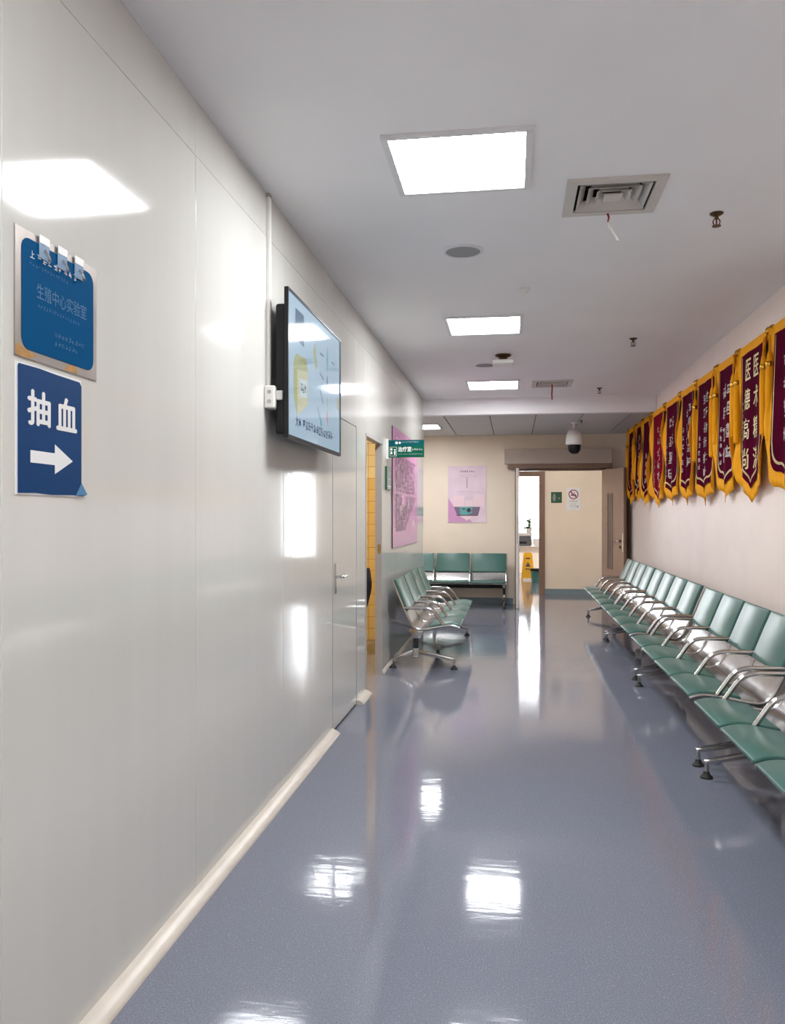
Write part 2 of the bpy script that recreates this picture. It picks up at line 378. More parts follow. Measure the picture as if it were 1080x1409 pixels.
# --- the tiled room behind the open doorway
TY = 9.25
struct(MB().box(-3.3, XL-TW, TY, TY+.08, 0, 2.75).build('wall_tiled', 'grout', smooth=False))
wt = bpy.data.objects['wall_tiled']
struct(MB().box(-3.4, -3.3, 5.0, TY+.08, 0, 2.75).build('wall_tiled_room_side', 'ytile', smooth=False))
struct(MB().box(-3.3, XL-TW, 4.92, 5.0, 0, 2.75).build('wall_tiled_room_near', 'ytile', smooth=False))
struct(MB().box(-3.4, XL-TW, 4.92, TY+.08, 2.75, 2.83).build('ceiling_tiled_room', 'ceil', smooth=False))
tw_, th_ = .2, .132
tme = {}
for mk in ('ytile', 'ptile'):
    o = MB().box(.002, tw_-.002, -.006, 0, .002, th_-.002, .0015, 1).build('tile', mk, wt); tme[mk] = o.data; bpy.data.objects.remove(o)
for i in range(6):
    for j in range(20):
        z = j*th_
        o = bpy.data.objects.new('tile', tme['ptile' if z > 1.84 else 'ytile']); C.objects.link(o); o.parent = wt
        o.location = (XL-TW-.02-(i+1)*tw_, TY, z)
l = thing('ceiling_light', 'warm light panel on the ceiling of the yellow tiled room', 'ceiling light', (-2.2, 7.6, 2.75), 0)
MB().box(-.3, .3, -.3, .3, -.03, 0, .004).build('frame', 'lampframe', l); MB().box(-.27, .27, -.27, .27, -.034, -.029).build('diffuser', 'warmlamp', l, smooth=False)
# a chair with a navy cloth over its back, just inside the doorway
ch = thing('side_chair', 'chrome chair standing in the yellow tiled room behind the navy cloth', 'chair', (-1.72, 8.35, 0), 0)
MB().box(-.2, .2, -.2, .2, .43, .47, .015).build('seat', 'dark', ch)
for x in (-.18, .18):
    MB().tube(round_path([(x, -.18, 0), (x, -.18, .43)], .02), .011).build('leg', 'chrome', ch)
    MB().tube(round_path([(x, .20, 0), (x, .19, .45), (x, .23, .84)], .05), .011).build('leg', 'chrome', ch)
MB().box(-.18, .18, .205, .235, .58, .82, .01).build('backrest', 'dark', ch)
mb = MB(); nu, nv = 18, 14; vs = []
for j in range(nv+1):
    t = j/nv
    for i in range(nu+1):
        s = i/nu; x = -.22+.44*s
        front = .045+.014*math.sin(s*17+1)*t
        y = .22-front*min(1, t*4); z = .865-.47*t-.05*t*math.sin(s*5)
        vs.append((x+.03*math.sin(t*4)*s, y, z))
mb.add(vs, [(j*(nu+1)+i, j*(nu+1)+i+1, (j+1)*(nu+1)+i+1, (j+1)*(nu+1)+i) for j in range(nv) for i in range(nu)])
o = mb.build('draped_cloth', 'cloth', loc=(-1.72, 8.35, 0)); o.location.y -= 0
so = o.modifiers.new('s', 'SOLIDIFY'); so.thickness = .006
tag(o, 'navy cloth draped over a chair back inside the yellow tiled room', 'cloth')

# --- far hall and the room with the window
SJ0, SJ1, SZ = -.35, .475, 2.155        # inner doorway
mb = MB().box(-4, SJ0, YS, YS+.1, 0, 2.75).box(SJ1, 1.63, YS, YS+.1, 0, 2.75).box(SJ0, SJ1, YS, YS+.1, SZ, 2.75)
struct(mb.build('wall_hall', 'wall_b', smooth=False))
struct(MB().box(SJ1+.1, 1.63, YS-.012, YS, 0, .1, .003).build('baseboard_hall', 'bskirt'))
d4 = struct(thing('door_4', 'brown-grey door frame of the bright office beyond the hall', 'doorway', (0, YS, 0)))
mb = MB()
mb.box(SJ0-.09, SJ0, -.015, .115, 0, SZ+.09).box(SJ1, SJ1+.105, -.015, .115, 0, SZ+.09).box(SJ0, SJ1, -.015, .115, SZ, SZ+.09)
mb.build('frame', 'wooddark', d4)
struct(MB().box(1.63, 1.73, YS+.1, 17.6, 0, 2.75).build('wall_bay', 'wall_b', smooth=False))
bpy.data.objects['wall_bay'].location.x = -.1
struct(MB().box(-4.1, -4, YB+.12, YW+.3, 0, 2.75).build('wall_far_left', 'wall_b', smooth=False))
struct(MB().box(4.2, 4.3, YB, YW+.3, 0, 2.75).build('wall_far_right', 'wall_b', smooth=False))
struct(MB().box(XR+.12, 4.2, YB, YB+.12, 0, 2.75).build('wall_hall_front', 'wall_b', smooth=False))
def window(name, label, x0, x1, z0, z1, Y, nx):
    t = struct(thing(name, label, 'window', ((x0+x1)/2, Y, z0))); W = (x1-x0)/2; Hh = z1-z0
    mb = MB().box(-W, -W+.05, 0, .08, 0, Hh).box(W-.05, W, 0, .08, 0, Hh).box(-W+.05, W-.05, 0, .08, 0, .05).box(-W+.05, W-.05, 0, .08, Hh-.05, Hh)
    for i in range(1, nx): x = -W+2*W*i/nx; mb.box(x-.025, x+.025, .01, .07, .05, Hh-.05)
    mb.build('window_frame', 'white', t)
    for i in range(nx):
        a = -W+2*W*i/nx+.03; MB().box(a, a+2*W/nx-.06, .036, .042, .04, Hh-.04).build('pane', 'glass', t, smooth=False)
# office window wall
WX0, WX1, WZ0, WZ1 = -1.6, 1.45, .80, 2.6
struct(MB().box(-4, WX0, YW, YW+.1, 0, 2.75).box(WX1, 1.63, YW, YW+.1, 0, 2.75).box(WX0, WX1, YW, YW+.1, 0, WZ0).box(WX0, WX1, YW, YW+.1, WZ1, 2.75).build('wall_window', 'wall_b', smooth=False))
window('window_1', 'tall bright window of the office behind the potted plants', WX0, WX1, WZ0, WZ1, YW, 3)
struct(MB().box(1.53, 1.63, 17.6, YW+.1, 0, 2.75).build('wall_office_side', 'wall_b', smooth=False))
# bay window at the end of the hall, round the corner of the hall wall
BX0, BX1 = 1.75, 3.6
struct(MB().box(1.63, BX0, 17.5, 17.6, 0, 2.75).box(BX1, 4.2, 17.5, 17.6, 0, 2.75).box(BX0, BX1, 17.5, 17.6, 0, .5).box(BX0, BX1, 17.5, 17.6, 2.5, 2.75).build('wall_bay_window', 'wall_b', smooth=False))
window('window_2', 'wide window at the end of the hall round the corner', BX0, BX1, .5, 2.5, 17.5, 3)

# --- double door in the back wall
d3 = struct(thing('door_3', 'brown double door standing open in the cream back wall', 'door', ((OX0+OX1)/2, YB, 0)))
hw = (OX1-OX0)/2
mb = MB().box(-hw-.03, -hw+.02, -.012, .13, 0, OZ+.03).box(hw-.02, hw+.03, -.012, .13, 0, OZ+.03).box(-hw+.02, hw-.02, -.012, .13, OZ-.03, OZ+.03)
mb.build('frame', 'wooddark', d3)
LW = .68
def leaf(side):
    sg = -1 if side == 'l' else 1
    mb = MB(); mb.box(0, LW, -.021, .021, .008, 2.155, .002)
    o = mb.build('leaf', 'doorface' if side == 'l' else 'wood', d3)
    o.location = (sg*(hw-.018), -.03, 0)
    if side == 'l':
        o.rotation_euler.z = -PI/2+math.radians(-1.2)
        MB().box(LW-.001, LW+.0015, -.0205, .0205, .009, 2.154).build('leaf_edge', 'dooredge', o, smooth=False)
        MB().box(LW+.001, LW+.003, -.006, .006, 1.0, 1.42).build('lock_plate', 'frameg', o, smooth=False)
    else:
        o.rotation_euler.z = -PI/2+math.radians(22)
        MB().box(LW*.30, LW*.47, -.0235, .0235, .62, 1.76).build('vision_panel', 'visionglass', o, smooth=False)
        fv = MB()
        for sy in (-1, 1):
            y0, y1 = sorted((sy*.021, sy*.028))
            fv.box(LW*.27, LW*.30, y0, y1, .60, 1.78).box(LW*.47, LW*.50, y0, y1, .60, 1.78).box(LW*.30, LW*.47, y0, y1, .60, .62).box(LW*.30, LW*.47, y0, y1, 1.76, 1.78)
        fv.build('vision_trim', 'wooddark', o)
        hd = MB().lathe([(.026, 0), (.026, .012)], LW-.10, -.033, 1.04, 14, 'y').build('rosette', 'brass', o)
        MB().tube(round_path([(LW-.10, -.03, 1.04), (LW-.10, -.07, 1.04), (LW-.23, -.07, 1.04)], .015), .010).build('lever', 'chrome', o)
        MB().lathe([(.024, 0), (.024, .012)], LW-.10, -.033, .95, 14, 'y').build('keyhole', 'brass', o)
        MB().box(LW-.0005, LW+.002, -.0205, .0205, .009, 2.154).build('leaf_edge', 'wooddark', o, smooth=False)
        MB().box(LW-.045, LW-.02, -.0225, -.0205, .88, 1.16).build('lock_face', 'chrome', o, smooth=False)
    return o
leaf('l'); leaf('r')
t = thing('door_header_box', 'long cream box mounted on the wall above the open double door', 'header box', (0, YB-.002, 2.18))
MB().box(-.132, 1.545, -.15, 0, .075, .31, .004).build('casing', 'shadedcream', t)
MB().box(-.08, 1.545, -.155, 0, .0, .075, .003).build('bottom_trim', 'wooddark', t)
MB().box(-.137, -.132, -.152, 0, .077, .312).build('end_cap', 'white', t)

# ================================================================== ceiling fittings
def light_panel(label, x, y, z, s=.61):
    t = thing('ceiling_light', label, 'ceiling light', (x, y, z), 0, 'square light panels'); h = s/2; b = .028
    mb = MB().box(-h, -h+b, -h, h, -.014, 0).box(h-b, h, -h, h, -.014, 0).box(-h+b, h-b, -h, -h+b, -.014, 0).box(-h+b, h-b, h-b, h, -.014, 0)
    mb.build('frame', 'lampframe', t); MB().box(-h+b, h-b, -h+b, h-b, -.010, -.001).build('diffuser', 'lamp', t, smooth=False)
light_panel('square light panel in the ceiling beside the vent with the white ribbon', -.225, 3.57, ZC)
light_panel('square light panel in the ceiling beyond the round speaker and small sensor', -.225, 6.60, ZC)
light_panel('square light panel beside the vent with the hanging red ribbon', -.225, 9.58, ZC)
light_panel('square light panel in the lowered ceiling over the alcove bench', -1.34, 11.93, ZL, .6)
light_panel('unseen square light panel added overhead before the two blue wall signs', -.225, .55, ZC)  # out of view; carries the panel row on, added for its light
light_panel('unseen square light panel added at the rear end of the corridor', -.225, -2.45, ZC)  # unseen behind the camera, added to help light the corridor

light_panel('small square light panel in the hall ceiling beyond the double door', .7, 14.1, 2.75, .3)
def vent(label, x, y, rib):
    t = thing('air_vent', label, 'air vent', (x, y, ZC), 0, 'square ceiling vents'); h = .225
    def ring(ho, hi, zo, zi, nm, m='lampframe', th=.003):
        mb = MB(); q = [(-1, -1), (1, -1), (1, 1), (-1, 1)]
        o_ = [(a*ho, b*ho, zo) for a, b in q]; i_ = [(a*hi, b*hi, zi) for a, b in q]
        vs = o_+i_+[(a, b, c+th) for a, b, c in o_]+[(a, b, c+th) for a, b, c in i_]
        fs = []
        for k in range(4):
            n = (k+1) % 4; fs += [(k, n, 4+n, 4+k), (8+k, 12+k, 12+n, 8+n), (k, 8+k, 8+n, n), (4+k, 4+n, 12+n, 12+k)]
        return mb.add(vs, fs).build(nm, m, t, smooth=False)
    ring(h, h-.05, -.012, -.012, 'frame', 'ventgrey', th=.012)
    q = h-.05
    MB().box(-q, q, -q, q, .098, .10).box(-q, -q+.002, -q, q, .0, .098).box(q-.002, q, -q, q, .0, .098).box(-q+.002, q-.002, -q, -q+.002, .0, .098).box(-q+.002, q-.002, q-.002, q, .0, .098).build('duct', 'darkmatte', t, smooth=False)
    for k in range(3):
        ho = q-.012-k*.042; ring(ho, ho-.034, -.012, .028, 'louvre', 'ventgrey')
    MB().box(-.042, .042, -.042, .042, -.012, -.008).build('core_plate', 'ventgrey', t, smooth=False)
    if rib == 'white':
        k = MB().tube([(0, h-.02, -.012), (.005, h-.03, -.035), (.0, h-.025, -.055)], [.006, .005, .004], 6).build('ribbon_knot', 'red', t)
        mb = MB(); P = [(0, -.05), (.006, -.075), (.028, -.11), (.045, -.14), (.05, -.15)]
        vs = []
        for (a, z) in P: vs += [(a-.006, h-.025, z), (a+.006, h-.023, z)]
        mb.add(vs, [(2*i, 2*i+1, 2*i+3, 2*i+2) for i in range(len(P)-1)]).build('ribbon', 'white', t)
    else:
        mb = MB(); P = [(0, -.01), (.002, -.06), (-.002, -.12), (.001, -.19)]; vs = []
        for (a, z) in P: vs += [(a-.008, -.02, z), (a+.008, -.018, z)]
        mb.add(vs, [(2*i, 2*i+1, 2*i+3, 2*i+2) for i in range(len(P)-1)]).build('ribbon', 'red', t)
vent('square louvred ceiling vent with a short white ribbon hanging from it', .472, 4.04, 'white')
vent('square louvred ceiling vent with a red ribbon hanging near the beam', .445, 9.6, 'red')
def speaker(label, x, y):
    t = thing('ceiling_speaker', label, 'speaker', (x, y, ZC), 0, 'round ceiling speakers')
    MB().lathe([(.120, 0), (.120, -.004), (.112, -.010), (.100, -.010), (.098, -.004)], n=32).build('rim', 'lampframe', t)
    MB().lathe([(.099, -.003), (.099, -.008), (.05, -.011), (.004, -.012)], n=32).build('grille', 'speaker', t)
speaker('round grey ceiling speaker between two square light panels', -.284, 4.75)
speaker('round grey ceiling speaker partly behind the white ceiling box', -.27, 8.32)
t = thing('access_point', 'white flat box hanging from a dark mount on the ceiling', 'ceiling box', (-.09, 7.85, ZC))
MB().lathe([(.075, 0), (.075, -.012), (.04, -.03), (.03, -.06)], n=18).build('mount', 'brass', t)
MB().box(-.10, .10, -.10, .10, -.098, -.058, .012).build('housing', 'white', t)
t = thing('smoke_sensor', 'small white round sensor on the ceiling', 'sensor', (.08, 5.6, ZC))
MB().lathe([(.035, 0), (.035, -.012), (.025, -.02)], n=18).build('base', 'white', t); MB().lathe([(.018, -.02), (.015, -.032), (.004, -.035)], n=14).build('tip', 'white', t)
def sprinkler(label, x, y, z):
    t = thing('sprinkler', label, 'sprinkler', (x, y, z), 0, 'ceiling sprinklers')
    MB().lathe([(.034, 0), (.034, -.004), (.022, -.012), (.014, -.014)], n=16).build('escutcheon', 'brass', t)
    MB().lathe([(.010, -.012), (.010, -.03), (.006, -.032)], n=12).build('body', 'brass', t)
    for sx in (-1, 1): MB().tube([(sx*.009, 0, -.028), (sx*.018, 0, -.042), (sx*.012, 0, -.062)], .003, 6).build('yoke_arm', 'brass', t)
    MB().lathe([(.004, -.030), (.004, -.060)], n=8).build('bulb', 'inkred', t)
    MB().lathe([(.006, -.060), (.022, -.064), (.022, -.067), (.004, -.068)], n=14).build('deflector', 'brass', t)
sprinkler('brass sprinkler head in the ceiling to the side of the vent with white ribbon', 1.02, 4.35, ZC)
sprinkler('brass sprinkler head in the ceiling between the two air vents', 1.025, 7.29, ZC)
sprinkler('brass sprinkler head in the ceiling close to the beam and red ribbon', 1.02, 10.02, ZC)
t = thing('dome_camera', 'white security camera with a black dome under the lowered ceiling', 'camera', (.851, 11.75, ZL))
MB().lathe([(.05, 0), (.05, -.012), (.022, -.02), (.02, -.10)], n=18).build('mount', 'white', t)
MB().lathe([(.02, -.09), (.06, -.10), (.095, -.14), (.112, -.20), (.115, -.27), (.118, -.305), (.105, -.315)], n=28).build('housing', 'white', t)
MB().lathe([(.088, -.31), (.088, -.36), (.078, -.40), (.05, -.435), (.01, -.445)], n=28).build('dome', 'dark', t)
t = thing('pendant_sensor', 'tiny dark sensor under the lowered ceiling beside the dome camera', 'sensor', (.93, 11.5, ZL))
MB().lathe([(.02, 0), (.02, -.006), (.008, -.012), (.008, -.03), (.014, -.034), (.004, -.036)], n=12).build('body', 'brass', t)

# ================================================================== on the left wall
# trunking and socket
t = thing('cable_trunking', 'narrow white cable trunking running from ceiling to socket beside the television', 'trunking', (XL, 3.78, 2.02), PI/2)
MB().box(-.014, .014, -.016, 0, 0, .92, .002).build('channel', 'white', t); MB().box(-.016, .016, -.018, 0, .90, .918, .002).build('end_collar', 'frameg', t)
MB().box(-.011, .011, -.0185, -.0155, .0, .90, .001).build('lid', 'white', t)
t = thing('wall_socket', 'white surface-mounted socket with a plug under the trunking', 'socket', (XL, 3.775, 1.915), PI/2)
MB().box(-.045, .045, -.052, 0, 0, .105, .006).build('housing', 'white', t)
for z in (.03, .075): MB().lathe([(.010, -.001), (.010, .002), (.004, .003)], -.048, -.026, z, 12, 'x').build('screw_cap', 'frameg', t)
MB().box(-.025, .03, -.085, -.05, .04, .085, .006).build('plug', 'white', t)
MB().tube(round_path([(.0, -.07, .04), (.0, -.07, .0), (.06, -.05, -.05), (.14, -.03, -.03), (.20, -.03, .10)], .03), .004, 8).build('cable', 'white', t)

# television
TVX, TVa, TVb, TVz0, TVz1 = -1.0425, 3.735, 4.925, 1.774, 2.484
t = thing('television', 'flat television mounted on the glossy wall showing a pale blue slide', 'television', (TVX, (TVa+TVb)/2, TVz0), PI/2)
W, Hh = (TVb-TVa)/2, TVz1-TVz0
MB().box(-W, W, .004, .018, 0, Hh, .002).build('cabinet', 'dark', t)
MB().box(-W+.03, W-.03, .017, .070, .02, Hh-.07, .012).build('rear_housing', 'dark', t)
MB().box(-.22, .22, .068, .112, .16, .50, .004).build('wall_bracket', 'dark', t)
b = .011
bz = MB().box(-W, -W+b, -.002, .006, 0, Hh).box(W-b, W, -.002, .006, 0, Hh).box(-W+b, W-b, -.002, .006, Hh-b, Hh).box(-W+b, W-b, -.002, .006, 0, b*1.6)
bz.build('bezel', 'dark', t)
scr = MB().rect(-W+b, W-b, b*1.6, Hh-b, .003).build('screen', 'screen' if 'screen' in M else 's_bg', t, smooth=False, fix=False)
def sp(u, z): return (-W+2*W*u, z-TVz0)
def art(m, polys, y):
    for p in polys: MB().poly([sp(*q) for q in p], y).build('screen_picture', m, scr, smooth=False, fix=False)
art('s_yel', [[(.09, 2.15), (.20, 2.165), (.33, 2.15), (.33, 1.98), (.15, 1.90), (.09, 1.98)]], .0025)
art('s_yel2', [[(.09, 2.15), (.13, 2.20), (.30, 2.21), (.33, 2.15), (.15, 2.125)], [(.09, 2.15), (.15, 2.125), (.15, 1.90), (.09, 1.98)], [(.42, 2.28), (.46, 2.33), (.50, 2.21), (.47, 2.19)]], .0022)
art('s_white', [[(.19, 2.09), (.31, 2.10), (.31, 2.01), (.19, 2.0)]], .0018)
art('s_grey', [[(.12, 2.42), (.26, 2.42), (.26, 2.26), (.18, 2.27), (.12, 2.31)], [(.55, 2.10), (.565, 2.10), (.63, 2.03), (.615, 2.03)], [(.80, 2.30), (.86, 2.30), (.86, 2.31), (.80, 2.31)], [(.56, 2.295), (.63, 2.295), (.63, 2.305), (.56, 2.305)], [(.80, 2.17), (.85, 2.17), (.85, 2.18), (.80, 2.18)], [(.56, 2.185), (.63, 2.165), (.63, 2.175), (.56, 2.195)]], .0022)
art('s_teal', [[(.705, 2.38), (.72, 2.30), (.705, 2.22), (.69, 2.30)], [(.50, 2.0), (.515, 2.0), (.60, 1.91), (.57, 1.90)]], .0022)
art('s_blue', [[(.705, 2.21), (.72, 2.17), (.705, 2.10), (.69, 2.17)]], .0022)
art('s_yel2', [[(.705, 2.09), (.72, 2.06), (.705, 2.02), (.69, 2.06)], [(.93, 2.12), (.98, 2.12), (.98, 2.05), (.93, 2.05)]], .0021)
art('s_red', [[(.705, 2.02), (.725, 1.97), (.705, 1.92), (.685, 1.97)]], .0021)
rng = random.Random(3)
mb = MB(); z0, s = 1.845-TVz0, .052
text_into(mb, '大', sp(.125, 0)[0], sp(.165, 0)[0], z0, z0+s, .0012, bold=.0015); mb.build('caption', 's_ink', scr, smooth=False, fix=False); mb = MB()
for k in range(13):
    u = .19+k*.048+(.02 if k > 0 else 0); marks_into(mb, sp(u, 0)[0], z0+s/2, s, .0012, rng); marks_into(mb, sp(u, 0)[0], z0+s/2, s, .0011, rng)
mb.build('caption', 's_ink', scr, smooth=False, fix=False)['kind'] = 'stuff'
mb = MB()
for (u, z) in ((.22, 2.05), (.25, 2.05), (.28, 2.055)): marks_into(mb, sp(u, 0)[0], z-TVz0, .05, .0012, rng)
mb.build('box_lettering', 's_ink', scr, smooth=False, fix=False)

# blue signs
s1y0, s1y1, s1z0, s1z1 = 1.775, 2.155, 1.782, 2.09
t = thing('room_sign', 'teal-blue room sign with a stained metal border and three hooks', 'sign', (XL, (s1y0+s1y1)/2, s1z0), PI/2)
W, Hh = (s1y1-s1y0)/2, s1z1-s1z0
MB().box(-W, W, -.004, 0, 0, Hh).build('backing_plate', 'brushed', t)
fc = MB().prism(rrect(-W+.025, W-.02, .022, Hh-.018, .03), -.0055, -.003, 'y').build('face', 'signblue', t)
mb = MB(); x0, x1 = -.105, .13
text_into(mb, '生殖中心实验室', x0, x1, .155, .193, -.0062); mb.build('lettering', 'faint', fc, smooth=False, fix=False)
mb = MB()
for k in range(16): marks_into(mb, x0+.008+k*.0125, .137, .011, -.0062, rng, sx=.7)
mb.build('small_print', 'faint', fc, smooth=False, fix=False)['kind'] = 'stuff'; mb = MB()
for r in range(2):
    for k in range(9-r*2): marks_into(mb, -.02+k*.0165, .082-r*.022, .014, -.0062, rng)
mb.build('small_print', 'faint', fc, smooth=False, fix=False)['kind'] = 'stuff'; mb = MB()
for k in range(14): marks_into(mb, -.13+k*.0125, .232, .011, -.0062, rng, sx=.7)
mb.build('small_print', 'faint', fc, smooth=False, fix=False)['kind'] = 'stuff'
mb = MB(); text_into(mb, '上', -.133, -.115, .246, .264, -.0062)
for k in range(8): marks_into(mb, -.095+k*.024, .255, .02, -.0062, rng)
mb.build('heading', 'print', fc, smooth=False, fix=False)
t.location.x = XL
for i, x in enumerate((-.075, .008, .09)):
    hk = MB().box(x-.022, x+.022, -.0085, -.0065, Hh-.052, Hh+.004, .0008, 1).build('hook_strip', 'tape', t)
    MB().box(x-.022, x+.022, -.0095, -.0083, Hh-.014, Hh+.005).build('strip_top', 'print', hk, smooth=False)
    MB().tube(round_path([(x, -.009, Hh-.028), (x, -.02, Hh-.042), (x+.003, -.022, Hh-.055), (x+.010, -.014, Hh-.050)], .008), .0032, 8).build('hook', 'chrome', hk)
MB().poly([(-W, .001), (-W+.05, .0), (-W+.09, .012), (-W+.03, .024), (-W, .03)], -.0046).build('stain', 'rust', t, smooth=False, fix=False)
MB().poly([(.02, .002), (.09, .003), (.08, .018), (.045, .02)], -.0046).build('stain', 'rust', t, smooth=False, fix=False)

s2y0, s2y1, s2z0, s2z1 = 1.786, 2.073, 1.458, 1.765
t = thing('direction_sign', 'navy sign with white characters and a white arrow', 'sign', (XL, (s2y0+s2y1)/2, s2z0), PI/2)
W, Hh = (s2y1-s2y0)/2, s2z1-s2z0
MB().box(-W-.006, W, -.003, 0, -.003, Hh+.004).build('backing', 'print', t)
o_ = [(-W, 0), (-W*.5, .002), (0, -.001), (W*.7, .001), (W, .0), (W, Hh-.012), (W-.01, Hh-.002), (.02, Hh-.001), (-W*.4, Hh+.0015), (-W+.004, Hh), (-W, Hh-.006)]
fc = MB().prism(o_, -.0045, -.003, 'y').build('face', 'navyblue', t)
MB().add([(W-.03, -.005, 0), (W+.008, -.004, -.002), (W+.010, -.016, .004), (W, -.005, .035)], [(0, 1, 2), (0, 2, 3)]).build('peeling_corner', 'faint', fc, smooth=False)
for chh, a, b in (('抽', -.105, -.010), ('血', .022, .116)):
    mb = MB(); text_into(mb, chh, a, b, .168, .251, -.0052, bold=.0032); mb.build('character', 'print', fc, smooth=False, fix=False)
MB().poly([(-.095, .075), (.012, .075), (.012, .052), (.098, .09), (.012, .128), (.012, .105), (-.095, .105)], -.0052).build('arrow', 'print', fc, smooth=False, fix=False)

# projecting green sign
t = thing('projecting_sign', 'green projecting sign with white characters beside the open doorway', 'sign', (XL, 7.5, 1.953))
MB().box(0, .022, -.012, .012, -.012, .172, .002).build('bracket', 'white', t)
pn = MB().box(.022, .352, -.009, .009, 0, .16, .002).build('panel', 'signgreen', t)
MB().box(.023, .351, -.0100, .0100, .108, .159).build('heading_band', 'signteal', pn, smooth=False)
mb = MB(); mb.poly(circle(.098, .134, .013), -.0104); mb.poly(circle(.128, .134, .011), -.0104); mb.build('emblem', 'print', pn, smooth=False, fix=False)
mb = MB(); text_into(mb, '治疗室', .112, .235, .052, .098, -.0096, bold=.0012); mb.build('lettering', 'print', pn, smooth=False, fix=False)
mb = MB()
for k in range(5): marks_into(mb, .248+k*.021, .072, .02, -.0096, rng); marks_into(mb, .248+k*.021, .072, .02, -.0096, rng)
for k in range(12): marks_into(mb, .152+k*.013, .140, .011, -.0104, rng)
for k in range(18): marks_into(mb, .118+k*.0125, .030, .011, -.0096, rng, sx=.7)
mb.build('small_print', 'print', pn, smooth=False, fix=False)['kind'] = 'stuff'
mb = MB()
for (a, b_, c, d) in ((.032, .10, .094, .097), (.032, .10, .012, .015), (.032, .035, .012, .097), (.097, .10, .012, .097)): mb.rect(a, b_, c, d, -.0096)
mb.poly(circle(.05, .075, .011), -.0096).poly(circle(.082, .07, .008), -.0096).poly([(.04, .03), (.06, .03), (.056, .058), (.044, .058)], -.0096).poly([(.076, .022), (.088, .022), (.09, .058), (.072, .058)], -.0096)
mb.build('pictogram', 'print', pn, smooth=False, fix=False)
t = thing('door_plaque', 'small green and grey plaque on the wall beside the open doorway', 'plaque', (XL, 7.42, 1.655), PI/2)
MB().box(0, .26, -.02, 0, 0, .215, .002).build('frame', 'pgreen', t); fc = MB().box(.008, .252, -.0215, -.019, .008, .207).build('face', 'pgrey', t, smooth=False)
mb = MB()
for k in range(5): marks_into(mb, .05+k*.04, .16, .03, -.022, rng)
for k in range(8): marks_into(mb, .04+k*.025, .1, .018, -.022, rng)
mb.rect(.02, .24, .03, .036, -.022); mb.build('lettering', 'print', fc, smooth=False, fix=False)
# tall pink poster
p0, p1 = 7.85, 9.92
t = thing('wall_poster', 'large pink poster board with dense text on the glossy white wall', 'poster', (XL, (p0+p1)/2, 1.10), PI/2)
W, Hh = (p1-p0)/2, 1.19
MB().box(-W, W, -.010, 0, 0, Hh).build('board', 'inkdark', t, smooth=False)
fc = MB().rect(-W+.004, W-.004, .004, Hh-.004, -.0105).build('print', 'pink', t, smooth=False, fix=False)
rng = random.Random(11)
mb = MB(); md = MB(); mw = MB()
for k in range(9): marks_into(mw, -.75+k*.18, Hh-.13, .12, -.0110, rng)
for r in range(9):
    z = Hh-.28-r*.042
    for k in range(int(36-4*abs(math.sin(r)))):
        q_ = (mb, md, mw)[rng.choice((0, 1, 1, 2))]; marks_into(q_, -.86+k*.048, z, .046, -.0110, rng); marks_into(q_, -.86+k*.048, z, .046, -.0110, rng)
for r in range(10):
    z = .52-r*.038
    for k in range(34-r*2):
        if .3 < k/34 < .48 and r < 3: continue
        q_ = (mb, md, mw)[rng.choice((0, 1, 1, 2))]; marks_into(q_, -.86+k*.05, z, .044, -.0110, rng); marks_into(q_, -.86+k*.05, z, .044, -.0110, rng)
for p in ((.1, .50), (.55, .28), (-.5, .42)): mw.poly([(p[0], p[1]), (p[0]+.16, p[1]), (p[0]+.16, p[1]-.10), (p[0], p[1]-.10)], -.0108)
mb.build('text', 'inkgrey', fc, smooth=False, fix=False)['kind'] = 'stuff'; md.build('text', 'inkdark', fc, smooth=False, fix=False)['kind'] = 'stuff'; mw.build('highlights', 'lightpink', fc, smooth=False, fix=False)
mb = MB().poly([(-W+.01, .006), (W-.01, .006), (W-.01, .14), (.4, .10), (-.3, .17), (-W+.01, .09)], -.0107); mb.build('lower_band', 'rosepink', fc, smooth=False, fix=False)

# pale pink poster on the back wall
t = thing('paper_poster', 'pale pink poster with a small drawing hung above the bench', 'poster', (-.737, YB-.004, 1.318))
W, Hh = .31, .918
bd = MB().box(-W, W, -.006, 0, 0, Hh, .001, 1).build('board', 'palepink', t)
MB().poly([(-W+.004, .004), (W*.3, .004), (-W*.2, .14), (-W*.6, .22), (-W+.004, .40)], -.0064).build('colour_wash', 'rosepink', bd, smooth=False, fix=False)
mb = MB().rect(-.22, -.04, .26, .44, -.0066).rect(-.025, .09, .26, .36, -.0066).rect(.10, .28, .255, .455, -.0066); mb.build('boxes', 'lightpink', bd, smooth=False, fix=False)
mb = MB()
for k in range(7): marks_into(mb, -.10+k*.036, .83, .03, -.0068, rng); marks_into(mb, -.10+k*.036, .83, .03, -.0068, rng)
for k in range(5): marks_into(mb, 0, .72-k*.04, .02, -.0068, rng)
mb.rect(-.003, .003, .56, .73, -.0067)
mb.build('text', 'inkdark', bd, smooth=False, fix=False)['kind'] = 'stuff'
mb = MB()
for r in range(2):
    for k in range(11): marks_into(mb, -.09+k*.024, .77-r*.03, .016, -.0068, rng)
for k in range(13): marks_into(mb, -.16+k*.03, .50, .018, -.0068, rng)
mb.build('small_print', 'inkgrey', bd, smooth=False, fix=False)['kind'] = 'stuff'
mb = MB().poly([(-.215, .255), (.215, .255), (.18, .115), (-.16, .115)], -.0070); mb.build('basket', 'inkgrey', bd, smooth=False, fix=False)
mb = MB().poly([(-.12, .25), (.09, .26), (.08, .15), (-.02, .12), (-.11, .13)], -.0072); mb.build('drawing', 'inkteal', bd, smooth=False, fix=False)
